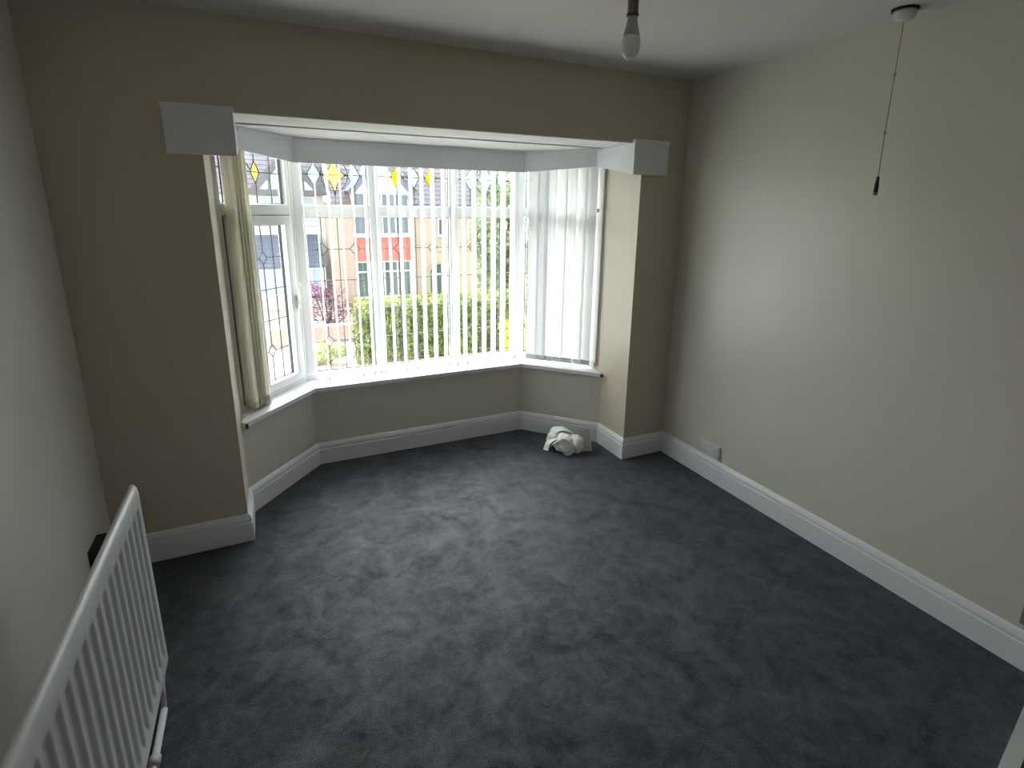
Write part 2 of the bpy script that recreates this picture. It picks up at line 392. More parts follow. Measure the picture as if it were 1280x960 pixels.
def pane(parent, T, t0, t1, z0, z1, design):
    bm = B(); box(bm, t0-.006, t1+.006, YG-.003, YG+.003, z0-.006, z1+.006); local(bm, T)
    p = link('pane', bm, GLASS, parent)
    g = B()
    for (a, b_, c, d_) in ((t0-.001, t1+.001, z0-.002, z0+.004), (t0-.001, t1+.001, z1-.004, z1+.002), (t0-.001, t0+.003, z0, z1), (t1-.003, t1+.001, z0, z1)):
        box(g, a, b_, YG-.010, YG+.008, c, d_)
    local(g, T); link('gasket', g, GASK, p)
    ld = B(); w = t1-t0; h = z1-z0; cx = (t0+t1)/2; cz = (z0+z1)/2
    L = lambda a, b_: strip(ld, a, b_, .0055, YG-.008, YG-.003)
    if design.startswith('grid'):
        rows = 5; cols = 4
        dz, dt = h/rows, w/cols
        dm = [(1, 1), (3, 1), (1, 4), (3, 4)]
        if design == 'grid_side': cols = 3; dt = w/3; dm = [(1, 1), (1, 4)]
        hh, hw = .038, .033
        D = {(c, r): (t0+c*dt, z1-r*dz) for c, r in dm}
        for c in range(1, cols):
            segs = [z1] + [v for r in range(1, rows) if (c, r) in D for v in (D[c, r][1]+hh, D[c, r][1]-hh)] + [z0]
            for k in range(0, len(segs), 2): L((t0+c*dt, segs[k]), (t0+c*dt, segs[k+1]))
        for r in range(1, rows):
            segs = [t0] + [v for c in range(1, cols) if (c, r) in D for v in (D[c, r][0]-hw, D[c, r][0]+hw)] + [t1]
            for k in range(0, len(segs), 2): L((segs[k], z1-r*dz), (segs[k+1], z1-r*dz))
        for k in D: outline(ld, diamond(D[k], hw, hh), .0055)
    else:
        cz = z0 + .185 if design != 'top_side' else z0+.175
        L((t0, cz), (t1, cz))
        if design in ('top_star_amber', 'top_star_pale'):
            pts = star((cx, cz), .078, .125)
            shape(pts, G_YEL if design.endswith('amber') else G_CYA, p, T); outline(ld, pts)
            ring = [(cx+.082*cos(a), cz+.10*sin(a)) for a in [2*pi*k/20 for k in range(20)]]; outline(ld, ring, .005)
            L((cx, cz+.125), (cx, z1)); L((cx, cz-.125), (cx, z0))
            for sx in (-1, 1):
                c = (cx+sx*.122, cz); dpts = diamond(c, .040, .070)
                shape(dpts, G_CYA, p, T); outline(ld, dpts)
                L((c[0], cz+.07), (c[0], z1)); L((c[0], cz-.07), (c[0], z0))
        elif design == 'top_three':
            for k, sx in enumerate((-.117, 0, .117)):
                c = (cx+sx, cz); dpts = diamond(c, .038, .066)
                shape(dpts, G_GRN if k == 1 else G_YEL2, p, T); outline(ld, dpts)
                L((c[0], cz+.066), (c[0], z1)); L((c[0], cz-.066), (c[0], z0))
            for sx in (-1, 1):
                L((cx+sx*.0, cz+.066), (cx+sx*.06, z1)); L((cx, cz-.066), (cx+sx*.05, cz-.13)); L((cx+sx*.05, cz-.13), (cx, cz-.185))
                outline(ld, diamond((cx+sx*.0585, cz), .02, .03), .004)
        elif design == 'top_side':
            c = (t0+w*.40, cz); dpts = diamond(c, .034, .060)
            shape(dpts, G_YEL, p, T); outline(ld, dpts)
            c2 = (t0+w*.10, cz); d2 = diamond(c2, .030, .090)
            shape(d2, G_CYA, p, T); outline(ld, d2)
            L((c[0], cz+.06), (c[0], z1)); L((c[0], cz-.06), (c[0], z0))
            L((t0, z1-.03), (c[0]-.03, cz+.01)); L((t0+w*.74, z0), (t0+w*.74, z1)); L((t0+.01, z0), (c2[0]+.03, cz))
        elif design == 'top_plain':
            L((cx-.012, z0), (cx-.012, z1)); L((cx+.018, z0), (cx+.018, z1))
    local(ld, T); link('lead_came', ld, LEAD, p)
    return p
def bar(parent, name, T, t0, t1, z0, z1, y0=0., y1=.065, bev=.006, m=None):
    bm = B(); box(bm, t0, t1, y0, y1, z0, z1, bev, T); return link(name, bm, m or UPVC, parent)
def sash(parent, T, t0, t1, z0, z1, w, name='sash'):
    bm = B()
    for (a, b_, c, d_) in ((t0, t1, z0, z0+w), (t0, t1, z1-w, z1), (t0, t0+w, z0+w-.004, z1-w+.004), (t1-w, t1, z0+w-.004, z1-w+.004)):
        box(bm, a, b_, -.014, .05, c, d_, .005, T)
    s = link(name, bm, UPVC, parent)
    g = B()
    for (a, b_, c, d_) in ((t0-.004, t1+.004, z0-.004, z0), (t0-.004, t1+.004, z1, z1+.004), (t0-.004, t0, z0, z1), (t1, t1+.004, z0, z1)):
        box(g, a, b_, -.004, .02, c, d_, 0, T)
    link('gasket', g, GAP, s)
    return s

ZT0, ZT1 = 1.612, 1.688      # transom
# --- centre window
w2 = empty('window_2', (WC[0].x, WC[0].y, 0), kind='structure')
def keep(o, par):             # children were modelled in world space
    for c in par.children_recursive:
        pass
T2 = frameT(Vector((0, 0)), Vector((1, 0)))
X0, X1 = 0, WC[1].x-WC[0].x
gl = [(-2.237+2.295, -1.826+2.295), (-1.756+2.295, -1.275+2.295), (-1.205+2.295, -.765+2.295)]
ex0 = X0+.004; ex1 = X1-.004
bar(w2, 'frame', T2, ex0+.001, gl[0][0], .586, 2.024, .001, .064); bar(w2, 'frame', T2, gl[2][1]-.006, ex1-.001, .586, 2.024, .001, .064)
bar(w2, 'frame', T2, ex0, ex1, FZ0, .590); bar(w2, 'frame', T2, ex0, ex1, 2.02, FZ1)
bar(w2, 'mullion', T2, gl[0][1], gl[1][0], .586, 2.024, .001, .064); bar(w2, 'mullion', T2, gl[1][1], gl[2][0], .586, 2.024, .001, .064)
for (a, b_) in gl: bar(w2, 'transom', T2, a-.002, b_+.002, ZT0, ZT1, .002, .063)
for k, (a, b_) in enumerate(gl):
    pane(w2, T2, a, b_-(.006 if k == 2 else 0), .592, ZT0, 'grid')
    pane(w2, T2, a, b_-(.006 if k == 2 else 0), ZT1, 2.02, ('top_star_amber', 'top_three', 'top_star_pale')[k])
# --- left window: measured from the corner towards the reveal, t negative
w1 = empty('window_1', (WC[0].x, WC[0].y, 0), kind='structure')
T1 = frameT(Vector((0, 0)), dL)
S1 = -(WC[0].x-XL)/dL.x + .002
bar(w1, 'frame', T1, -.040, -.005, .568, 2.024, .001, .064); bar(w1, 'frame', T1, S1-.029, -.560, .568, 2.024, .001, .064)
bar(w1, 'frame', T1, S1-.03, -.004, FZ0, .572); bar(w1, 'frame', T1, S1-.03, -.004, 2.02, FZ1)
bar(w1, 'mullion', T1, -.445, -.405, .568, 2.024, .001, .064)
for (a, b_) in ((-.560, -.445), (-.405, -.040)): bar(w1, 'transom', T1, a-.002, b_+.002, ZT0+.01, ZT1, .002, .063)
sh = sash(w1, T1, -.403, -.042, .574, ZT0+.008, .052)
pane(w1, T1, -.351, -.094, .626, ZT0-.044, 'grid_side')
sh2 = sash(w1, T1, -.558, -.447, .574, ZT0+.008, .030)
pane(w1, T1, -.528, -.477, .604, ZT0-.022, 'top_plain')
pane(w1, T1, -.403, -.050, ZT1, 2.02, 'top_side'); pane(w1, T1, -.556, -.450, ZT1, 2.02, 'top_plain')
bm = B()
box(bm, -.062, -.034, -.026, -.014, 1.045, 1.135, .004, T1); box(bm, -.058, -.040, -.048, -.024, 1.075, 1.105, .004, T1)
box(bm, -.058, -.041, -.056, -.040, 1.085, 1.20, .005, T1)
hd = link('handle', bm, UPVC, w1)
# --- right window
w3 = empty('window_3', (WC[1].x, WC[1].y, 0), kind='structure')
T3 = frameT(Vector((0, 0)), dR)
S3 = (XR-WC[1].x)/dR.x - .002
bar(w3, 'frame', T3, .005, .05, .586, 2.024, .001, .064); bar(w3, 'frame', T3, S3-.045, S3+.029, .586, 2.024, .001, .064)
bar(w3, 'frame', T3, .004, S3+.03, FZ0, .590); bar(w3, 'frame', T3, .004, S3+.03, 2.02, FZ1)
bar(w3, 'mullion', T3, .16, .22, .586, 2.024, .001, .064)
for (a, b_) in ((.05, .16), (.22, S3-.045)):
    bar(w3, 'transom', T3, a-.002, b_+.002, ZT0, ZT1, .002, .063)
    pane(w3, T3, a, b_, .592, ZT0, 'grid_side'); pane(w3, T3, a, b_, ZT1, 2.02, 'top_plain')
# corner posts
for k, w_ in ((0, w1), (1, w3)):
    c = Vector((0, 0)); bm = B()
    nn = nL if k == 0 else nR; dd = dL if k == 0 else dR
    s = -1 if k == 0 else 1
    ny = Vector((0, 1)); dx = Vector((1, 0))
    nm = (nn+ny).normalized(); mit = nm*(.07/nm.dot(ny)); inn = -nm*.003
    if k == 0: p = [-dd*.008-nn*.002, inn, dx*.008-ny*.002, dx*.008+ny*.07, mit, -dd*.008+nn*.07]
    else: p = [-dx*.008-ny*.002, inn, dd*.008-nn*.002, dd*.008+nn*.07, mit, -dx*.008+ny*.07]
    prism(bm, p, .50, FZ1); link('corner_post', bm, UPVC, w_)

# window boards (sills), one per window, mitred
NOSE = off_line(BAYIN, -.030)
INNER = off_line(BAYIN, .155)
bdl = [[(NOSE[0].x, NOSE[0].y), NOSE[1], WC[0]+Vector((0, .06)), (XL+.002, .52), (XL+.002, L1.y+.0)],
       [NOSE[1], NOSE[2], WC[1]+Vector((0, .06)), WC[0]+Vector((0, .06))],
       [NOSE[2], (NOSE[3].x, NOSE[3].y), (XR-.002, R1.y), (XR-.002, .55), WC[1]+Vector((0, .06))]]
for k, (pts, w_) in enumerate(zip(bdl, (w1, w2, w3))):
    bm = B()
    q = [Vector(p)-Vector((w_.location.x, w_.location.y)) for p in pts]
    c = sum(q, Vector((0, 0)))/len(q)
    prism(bm, q, .513, .540)
    es = [e for e in bm.edges if abs(e.verts[0].co.z-e.verts[1].co.z) < 1e-6 and e.verts[0].co.z > .53]
    bmesh.ops.bevel(bm, geom=es, offset=.003, segments=1, affect='EDGES')
    link('sill', bm, TRIM, w_)
    # sloping outer cill in white plastic
OUTC = off_line([WC[0]-dL*.62, WC[0], WC[1], WC[1]+dR*.62], .0)
for k, (w_, T, a, b_) in enumerate(((w1, T1, -.60, 0), (w2, T2, 0, X1), (w3, T3, 0, .60))):
    bm = B(); extrude(bm, [(a, .06, .555), (a, .06, .50), (a, .20, .50), (a, .20, .525)], (b_-a, 0, 0)); local(bm, T)
    link('outer_sill', bm, UPVC, w_)
# small dark gap piece at the left end of the sill
bm = B(); box(bm, -.004, .010, -.012, .012, .512, .536)
o = link('sill_end', bm, DARK, w1); o.location = (NOSE[0].x-WC[0].x+.004, NOSE[0].y-WC[0].y-.008, 0)
bm = B(); box(bm, -.006, .004, -.010, .012, .514, .532)
o = link('sill_end', bm, GASK, w3); o.location = (NOSE[3].x-WC[1].x-.0, NOSE[3].y-WC[1].y-.008, 0)
portal('daylight_left', ((WC[0]-dL*.3)+nL*.12).to_3d()+Vector((0, 0, 1.3)), nL, .66, 1.55)
portal('daylight_centre', (-1.52, 1.02, 1.3), (0, 1), 1.6, 1.55)
portal('daylight_right', ((WC[1]+dR*.3)+nR*.12).to_3d()+Vector((0, 0, 1.3)), nR, .66, 1.55)

# ------------------------------------------------------------------ pelmet
pl = empty('pelmet', (0, 0, 0), 'white boxed pelmet board running round the top of the bay window', 'pelmet')
PT = ZL-.006
XPL, XPR = -2.548, -.418
th = .018
A0 = Vector((XPL, 0)); 
def hit(x, P, d): s = (x-P.x)/d.x; return P+d*s
PL = hit(XPL, L1, dL); PR = hit(XPR, R2, dR)
ins = off_line([PL, L2, R2, PR], .0); ous = off_line([PL, L2, R2, PR], th)
bz = [1.955, 1.926, 1.926, 1.955]
for i in range(3):
    bm = B()
    c = [(ins[i], bz[i]), (ins[i+1], bz[i+1])]
    vs = []
    for (P, zb, O) in ((ins[i], bz[i], ous[i]), (ins[i+1], bz[i+1], ous[i+1])):
        vs.append([bm.verts.new((P.x, P.y, zb)), bm.verts.new((P.x, P.y, PT)), bm.verts.new((O.x, O.y, PT)), bm.verts.new((O.x, O.y, zb))])
    a, b_ = vs
    for k in range(4): bm.faces.new((a[k], a[(k+1) % 4], b_[(k+1) % 4], b_[k]))
    bm.faces.new(a[::-1]); bm.faces.new(b_)
    link('fascia_board', bm, TRIM, pl)
li = off_line([PL, L2, R2, PR], -.006)
for i in range(3):
    bm = B(); prism(bm, [li[i], li[i+1], ins[i+1], ins[i]], PT-.018, PT); link('lip', bm, TRIM, pl)
for (x, y1, xo) in ((XPL, PL.y, -th), (XPR, PR.y, th)):
    bm = B()
    extrude(bm, [(x, -.020, 1.885), (x, -.020, 2.084), (x, -.001, 2.084), (x, -.001, PT), (x, y1, PT), (x, y1, 1.955)], (xo, 0, 0))
    link('return_board', bm, TRIM, pl)
for (xa, xb) in ((-2.812, XPL-th+.001), (XPR+th-.001, -.160)):
    bm = B(); box(bm, xa, xb, -.020, -.001, 1.885, 2.084, .0015); link('front_board', bm, TRIM, pl)
for (xa, xb) in ((-2.815, XPL+.002), (XPR-.002, -.157)):
    bm = B(); box(bm, xa, xb, -.028, -.001, 2.066, 2.086, .003); link('lip', bm, TRIM, pl)

# ------------------------------------------------------------------ vertical blinds
def slat_mesh(w, z0, z1, curve=.004, name='slat'):
    bm = B(); n = 6; rows = []
    for zi in (z0, z1):
        rows.append([bm.verts.new((-w/2+w*k/n, curve*(1-(2*k/n-1)**2), zi)) for k in range(n+1)])
    for k in range(n): bm.faces.new((rows[0][k], rows[0][k+1], rows[1][k+1], rows[1][k]))
    me = bpy.data.meshes.new(name); bm.to_mesh(me); bm.free()
    for f in me.polygons: f.use_smooth = True
    return me
def pocket_mesh(w, z0, z1):
    bm = B(); box(bm, -w/2, w/2, -.0025, .0055, z0, z1, .001)
    me = bpy.data.meshes.new('weight'); bm.to_mesh(me); bm.free(); return me
SW = .089
def blind(name, label, P0, d, slats, zb, m, mp_, rail, zt=2.035, loc=None, yoff=.07):
    """slats: list of (distance along rail, angle to rail, bottom z shift)"""
    n = Vector((-d.y, d.x)); base = P0 + n*yoff
    root = empty(name, (base.x, base.y, 0), label, 'blind', 'vertical blinds of the bay')
    bm = B(); T = frameT(Vector((0, 0)), d); box(bm, rail[0], rail[1], -.020, .020, zt, zt+.025, .002, T)
    link('headrail', bm, UPVC, root)
    me = slat_mesh(SW, zb, zt); me.materials.append(m)
    mw = pocket_mesh(SW*.98, zb, zb+.036); mw.materials.append(mp_)
    for (s, ang, dz) in slats:
        o = bpy.data.objects.new('slat', me); COL.objects.link(o); o.parent = root
        o.location = (d.x*s, d.y*s, dz); o.rotation_euler = (0, 0, math.atan2(d.y, d.x)+ang)
        q = bpy.data.objects.new('weight', mw); COL.objects.link(q); q.parent = o
    return root
# centre: slats turned open, edge on to the room
rnd = random.Random(3)
cs = [(.03+.0742*k, radians(90.8+rnd.uniform(-1.6, 1.6)), rnd.uniform(-.003, .003)) for k in range(20)]
b2 = blind('vertical_blind', 'vertical blind with its ivory slats turned open across the wide middle window', Vector((-2.265, .75)), Vector((1, 0)), cs, .556, SLAT, SLAT, (-.0, 1.46))
# right: closed, overlapping
cr_ = [(.055+.0690*k, radians(-9+rnd.uniform(-4, 4)), rnd.uniform(-.002, .002)) for k in range(7)]
cr_[2] = (cr_[2][0]-.012, cr_[2][1], 0); cr_[5] = (cr_[5][0]+.008, radians(-20), 0)
cr_.append((.535, radians(128.4), 0))       # the last slat hangs twisted, edge to the room
b3 = blind('vertical_blind', 'vertical blind drawn fully closed over the narrow right-hand window', R2, dR, cr_, .560, SLAT, POCK, (.0, .58), yoff=.066)
# left: stacked at the reveal
cl = [(.178+.0115*k, radians((47 if k % 2 else 57)+rnd.uniform(-3, 3)), rnd.uniform(-.006, .006)) for k in range(12)]
cl[0] = (.170, radians(74), 0); cl[1] = (cl[1][0], radians(63), 0)
b1 = blind('vertical_blind', 'vertical blind with slats, tinted cream for backlight, stacked together beside the left reveal', L1, dL, cl, .560, SLAT_BACKLIT, SLAT_BACKLIT, (.04, .55), yoff=.068)
# bead chains under the stack, loose cord on the sill
for side in (-.036, .036):
    bm = B(); pts = []
    sd_ = Vector((cos(radians(101)), sin(radians(101))))
    for k in range(11):
        for j in range(6):
            t = j/6; p = dL*(cl[k][0]+.0115*t)+sd_*side
            pts.append((p.x, p.y, .556-.012*sin(pi*t)))
    tube(bm, pts, .0016, 5); link('bead_chain', bm, CORD, b1)
bm = B(); pts = []
for j in range(60):
    t = j/59; a = t*5.2*2*pi
    p = dL*(.005+.07*t+.012*cos(a)) + nL*(-.03+.024*sin(a*1.0+.4)+.02*t)
    pts.append((p.x+.012, p.y-.0, .5435+.003*(1+sin(a*2))))
tube(bm, pts, .0022, 6); link('pull_cord', bm, SLAT_BACKLIT, b1)
# chain under the centre slats
bm = B(); tube(bm, [(.03, -.042, .575), (1.44, -.042, .575)], .0012, 5); link('bead_chain', bm, UPVC, b2)
bm = B(); p = dR*.527+nR*(-.036); box(bm, p.x-.010, p.x+.010, p.y-.010, p.y+.010, 1.660, 1.685, .003); link('clip', bm, UPVC, b3)

# ------------------------------------------------------------------ radiator
XF = -W+.312
rad = empty('radiator', (XF, -1.55, 0), 'white ribbed panel radiator standing off the left wall', 'radiator')
def radpanel():
    bm = B(); y0, y1 = -2.40, -.780; pitch = .0605
    zrow = [.056, .060, .068, .092, .112, .124, .136, .30, .45, .60, .680, .692, .702, .712, .738, .757, .766, .770]
    mask = [0, 0, 0, 0, .25, .75, 1, 1, 1, 1, 1, .75, .25, 0, 0, 0, 0, 0]
    roll = [-.012, -.004, 0, 0, 0, 0, 0, 0, 0, 0, 0, 0, 0, 0, 0, -.002, -.007, -.014]
    n = int((y1-y0)/pitch*14)
    cols = []
    for i in range(n+1):
        y = y1-(y1-y0)*i/n
        ph = ((y1-.034-y)/pitch) % 1.0
        g = 0
        if y1-.034 > y:
            u = abs(ph-.5)*2            # 1 at ridge, 0 in groove centre
            g = max(0, min(1, (0.78-u)/0.34)); g = g*g*(3-2*g)
        e = 0.0
        d = min(y1-y, .010)
        e = -(.010-d)*.5
        row = [bm.verts.new((roll[k]-.0085*g*mask[k]+e - (XF-XF), y+1.55, zrow[k])) for k in range(len(zrow))]
        row.append(bm.verts.new((-.022, y+1.55, .770))); row.append(bm.verts.new((-.024, y+1.55, .762)))
        row.append(bm.verts.new((-.024, y+1.55, .056)))
        cols.append(row)
    m_ = len(cols[0])
    for i in range(n):
        for k in range(m_): bm.faces.new((cols[i][k], cols[i][(k+1) % m_], cols[i+1][(k+1) % m_], cols[i+1][k]))
    bm.faces.new(cols[0]); bm.faces.new(cols[-1][::-1])
    return bm
o = link('panel', radpanel(), RADM, rad, True)
for yy in (-.92, -2.2):
    bm = B(); box(bm, -.300, -.023, yy+1.55-.012, yy+1.55+.012, .10, .13, .002)
    link('wall_bracket', bm, RADM, rad)
bm = B(); tube(bm, [(-.010, 1.55-.850, .075), (-.009, 1.55-.890, .045), (.004, 1.55-.965, .012)], .0085, 10); link('feed_pipe', bm, COPPER, rad, True)
bm = B(); tube(bm, [(.006, 1.55-.975, .022), (.010, 1.55-2.3, .022)], .011, 12); link('floor_pipe', bm, RADM, rad, True)
bm = B(); tube(bm, [(.0067, 1.55-1.15, .022), (.0068, 1.55-1.185, .022)], .016, 12); link('pipe_coupling', bm, COPPER, rad, True)
bm = B(); box(bm, -.058, -.030, 1.55-2.3, 1.55-.955, .0, .05, .004); link('pipe_board', bm, RADM, rad)

bm = B(); box(bm, -W, -W+.055, -.335, -.195, HS, .300, .004)
tag(link('dark_box', bm, DARK), 'small dark box low on the left wall behind the far end of the radiator', 'box')  # unidentified dark shape, built as a plain box

# ------------------------------------------------------------------ sockets
def socket(name, label, y0, z0, w, h, plate, group=None):
    r = empty(name, (0, y0, z0), label, 'socket')
    bm = B(); box(bm, -.020, 0, -w/2, w/2, -h/2, h/2, .004); link('faceplate', bm, plate, r)
    for s in (-1, 1):
        c = s*w*.25
        bm = B(); box(bm, -.0235, -.019, c-.011-s*.022, c+.011-s*.022, .012, .034, .002); link('rocker_switch', bm, plate, r)
        for (a, b_, ww, hh) in ((0, .012, .004, .009), (-.011, -.016, .008, .004), (.011, -.016, .008, .004)):
            bm = B(); box(bm, -.0206, -.0190, c+a+s*.008-ww/2, c+a+s*.008+ww/2, b_-hh/2-.004, b_+hh/2-.004); link('pin_hole', bm, HOLE, r)
    return r
socket('wall_socket', 'white double socket just above the skirting near the front right corner', -.463, .203, .146, .086, SOCK)
socket('wall_socket', 'grey plated socket on the right wall at the very edge of the photo', -2.105, .222, .146, .086, STEEL)

# ------------------------------------------------------------------ pendant lamp
P = Vector((-1.352, -1.205, 2.194))
lamp = empty('pendant_lamp', (P.x, P.y, 2.45), 'bare white light bulb in a grey holder hanging from the ceiling', 'lamp')
o_ = (0, 0, P.z-2.45)
bm = B(); lathe(bm, [(.003, -.052), (.012, -.050), (.020, -.044), (.026, -.034), (.0292, -.022), (.030, -.008), (.0290, .006), (.0268, .016)], o_, 32); link('bulb_dome', bm, BULBD, lamp, True)
bm = B(); lathe(bm, [(.0268, .016), (.0255, .022), (.0205, .040), (.0160, .060), (.0140, .074)], o_, 32); link('bulb_neck', bm, BULBN, lamp, True)
bm = B()
lathe(bm, [(.0125, .072), (.0180, .073), (.0185, .080), (.0170, .082), (.0165, .112), (.0176, .114), (.0176, .119), (.0165, .121), (.0155, .150), (.010, .160), (.006, .168)], o_, 28)
link('lamp_holder', bm, HOLDER, lamp, True)
bm = B(); lathe(bm, [(.0188, .0735), (.0192, .0755), (.0188, .0795)], o_, 28); link('holder_ring', bm, DARK, lamp, True)
bm = B(); tube(bm, [(0, 0, P.z-2.45+.165), (0, 0, -.02)], .0035, 8); link('flex', bm, CORD, lamp)
bm = B(); lathe(bm, [(.045, 0), (.044, -.012), (.030, -.024), (.008, -.028)], (0, 0, 0), 28); link('ceiling_rose', bm, SOCK, lamp, True)

# ------------------------------------------------------------------ pull cord switch
pc = empty('pull_switch', (-.112, -1.275, H), 'small round ceiling switch with a hanging pull cord by the right wall', 'light switch')
bm = B(); lathe(bm, [(.047, 0), (.047, -.006), (.045, -.007)], (0, 0, 0), 28); link('back_plate', bm, DARK, pc, True)
bm = B(); lathe(bm, [(.038, -.007), (.040, -.010), (.039, -.030), (.036, -.034), (.012, -.036), (.008, -.044)], (.004, 0, 0), 28); link('switch_body', bm, SOCK, pc, True)
bm = B(); tube(bm, [(.004, 0, -.04), (.006, 0, -.25), (.006, 0, -.45), (.012, 0, -.63)], .0018, 6); link('cord', bm, CORD, pc)
for z in (-.235, -.455):
    bm = B(); lathe(bm, [(.0015, -.008), (.005, -.003), (.005, .003), (.0015, .008)], (.006, 0, z), 10); link('knot', bm, CORD, pc, True)
bm = B(); lathe(bm, [(.002, .030), (.0055, .024), (.008, -.010), (.0085, -.034), (.004, -.038)], (.012, 0, -.655), 14); link('toggle', bm, DARK, pc, True)
bm = B(); lathe(bm, [(.004, -.037), (.0086, -.036), (.0088, -.046), (.004, -.048)], (.012, 0, -.655), 14); link('toggle_tip', bm, CORD, pc, True)

# ------------------------------------------------------------------ crumpled paper on the carpet
cp = empty('crumpled_paper', (-.645, .262, 0), 'crumpled white paper wrapping lying on the carpet in the bay corner', 'paper')
def lump(c, s, rot, seed, name, amp=.16, m=PAPER, sub=4):
    bm = B(); bmesh.ops.create_icosphere(bm, subdivisions=sub, radius=1)
    R = Matrix.Rotation(rot, 3, 'Z')
    for v in bm.verts:
        p = v.co.copy()
        q = p*1.5+Vector((seed*3.1, seed*1.7, seed))
        d = noise.noise(q)*amp + abs(noise.noise(q*2.3))*amp*.8 - abs(noise.noise(q*4.7))*amp*.35
        p = p*(1+d)
        p = Vector((p.x*s[0], p.y*s[1], p.z*s[2]))
        p = R @ p + Vector(c)
        p.z = max(p.z, .001)
        v.co = p
    return link(name, bm, m, cp, True)
def sheet(path, wdir, wid, seed, name, m=PAPER, thick=.0025, amp=.006):
    """a curved strip of paper: path of points swept by width vector"""
    bm = B(); rows = []
    nw = 8; wv = Vector(wdir).normalized()*wid
    pts = [Vector(p) for p in path]
    # resample with Catmull-Rom
    fine = []
    for i in range(len(pts)-1):
        p0 = pts[max(i-1, 0)]; p1 = pts[i]; p2 = pts[i+1]; p3 = pts[min(i+2, len(pts)-1)]
        for k in range(6):
            t = k/6
            fine.append(.5*((2*p1)+(p2-p0)*t+(2*p0-5*p1+4*p2-p3)*t*t+(3*p1-p0-3*p2+p3)*t**3))
    fine.append(pts[-1])
    for i, p in enumerate(fine):
        row = []
        for k in range(nw+1):
            q = p+wv*(k/nw-.5)
            q += Vector((noise.noise(q*22+Vector((seed, 0, 0))), noise.noise(q*22+Vector((0, seed, 0))), noise.noise(q*22+Vector((0, 0, seed)))))*amp
            q.z = max(q.z, .002); row.append(bm.verts.new(q))
        rows.append(row)
    for i in range(len(rows)-1):
        for k in range(nw): bm.faces.new((rows[i][k], rows[i][k+1], rows[i+1][k+1], rows[i+1][k]))
    o = link(name, bm, m, cp, True)
    md = o.modifiers.new('thickness', 'SOLIDIFY'); md.thickness = thick
    return o
rx, ry = Vector((rt.x, rt.y)).normalized(), Vector((fw.x, fw.y)).normalized()
def pp(a, b_, z): v = rx*a+ry*b_; return (v.x, v.y, z)     # a to the side, b away, metres
lump(pp(.0, .0, .058), (.085, .075, .070), .5, 1.0, 'main_fold', .22)
lump(pp(.070, -.01, .055), (.065, .06, .066), 1.2, 2.3, 'side_fold', .20)
lump(pp(-.055, .05, .075), (.075, .045, .055), -.3, 4.1, 'back_fold', .22)
sheet([pp(-.085, -.045, .075), pp(-.06, -.07, .098), pp(.0, -.09, .070), pp(.03, -.095, .012)], pp(.55, -.2, .55), .10, 3, 'front_flap')
sheet([pp(-.145, -.015, .006), pp(-.135, -.01, .045), pp(-.105, .0, .078), pp(-.06, .015, .088)], pp(.45, -.75, .1), .055, 5, 'curled_flap')
sheet([pp(-.10, .05, .09), pp(-.07, .06, .135), pp(.0, .06, .14), pp(.05, .05, .115)], pp(.3, -.8, 0), .09, 9, 'top_flap')
sheet([pp(.128, .0, .165), pp(.132, -.005, .11), pp(.138, -.015, .055), pp(.142, -.025, .006)], pp(1, .15, 0), .09, 7, 'card_flap', CARD, amp=.003)

# ------------------------------------------------------------------ hearth slab at the lower right edge
hs_ = empty('hearth_slab', (-.31, -2.775, 0), 'low dark slab with a pale edge strip at the lower right corner', 'hearth')
bm = B(); prism(bm, [(-.34, -.55), (.285, -.55), (.285, .62), (-.34, .48)], 0, .030); link('slab', bm, HEARTH, hs_)
bm = B(); prism(bm, [(-.345, .515), (.288, .655), (.288, .612), (-.345, .472)], 0, .034); link('edge_strip', bm, HTRIM, hs_)

# ================================================================== outdoors
GZ = -2.75
def leaves(name, m, parent, n, fn, size, seed, flat=0.0):
    r = random.Random(seed); vs = []; fs = []
    for i in range(n):
        p, nrm = fn(r)
        s = size*r.uniform(.6, 1.3)
        d = Vector((r.gauss(0, 1), r.gauss(0, 1), r.gauss(0, 1)))+nrm*1.2
        d.normalize()
        a = d.orthogonal().normalized(); a = Matrix.Rotation(r.uniform(0, 6.28), 3, d) @ a; b_ = d.cross(a)
        k = len(vs)
        vs += [p-a*s, p-b_*s*.55+d*s*.1, p+a*s, p+b_*s*.55+d*s*.1]
        fs.append((k, k+1, k+2, k+3))
    me = bpy.data.meshes.new(name); me.from_pydata([tuple(v) for v in vs], [], fs); me.materials.append(m)
    o = bpy.data.objects.new(name, me); COL.objects.link(o); o.parent = parent; o['kind'] = 'stuff'
    return o
# ground
bm = B(); box(bm, -40, 40, 4, 60, GZ-.3, GZ-.02); struct(link('ground', bm, LAWN))
bm = B(); box(bm, -7, 1.0, 4.5, 15.6, GZ-.2, GZ); struct(link('path_driveway', bm, PAVE))
bm = B(); box(bm, -40, 40, 16.0, 19.5, GZ-.2, GZ+.004); struct(link('road', bm, ROAD))
bm = B(); box(bm, -7, .9, 19.6, 24, GZ-.2, GZ+.02); struct(link('path_forecourt', bm, PAVE))

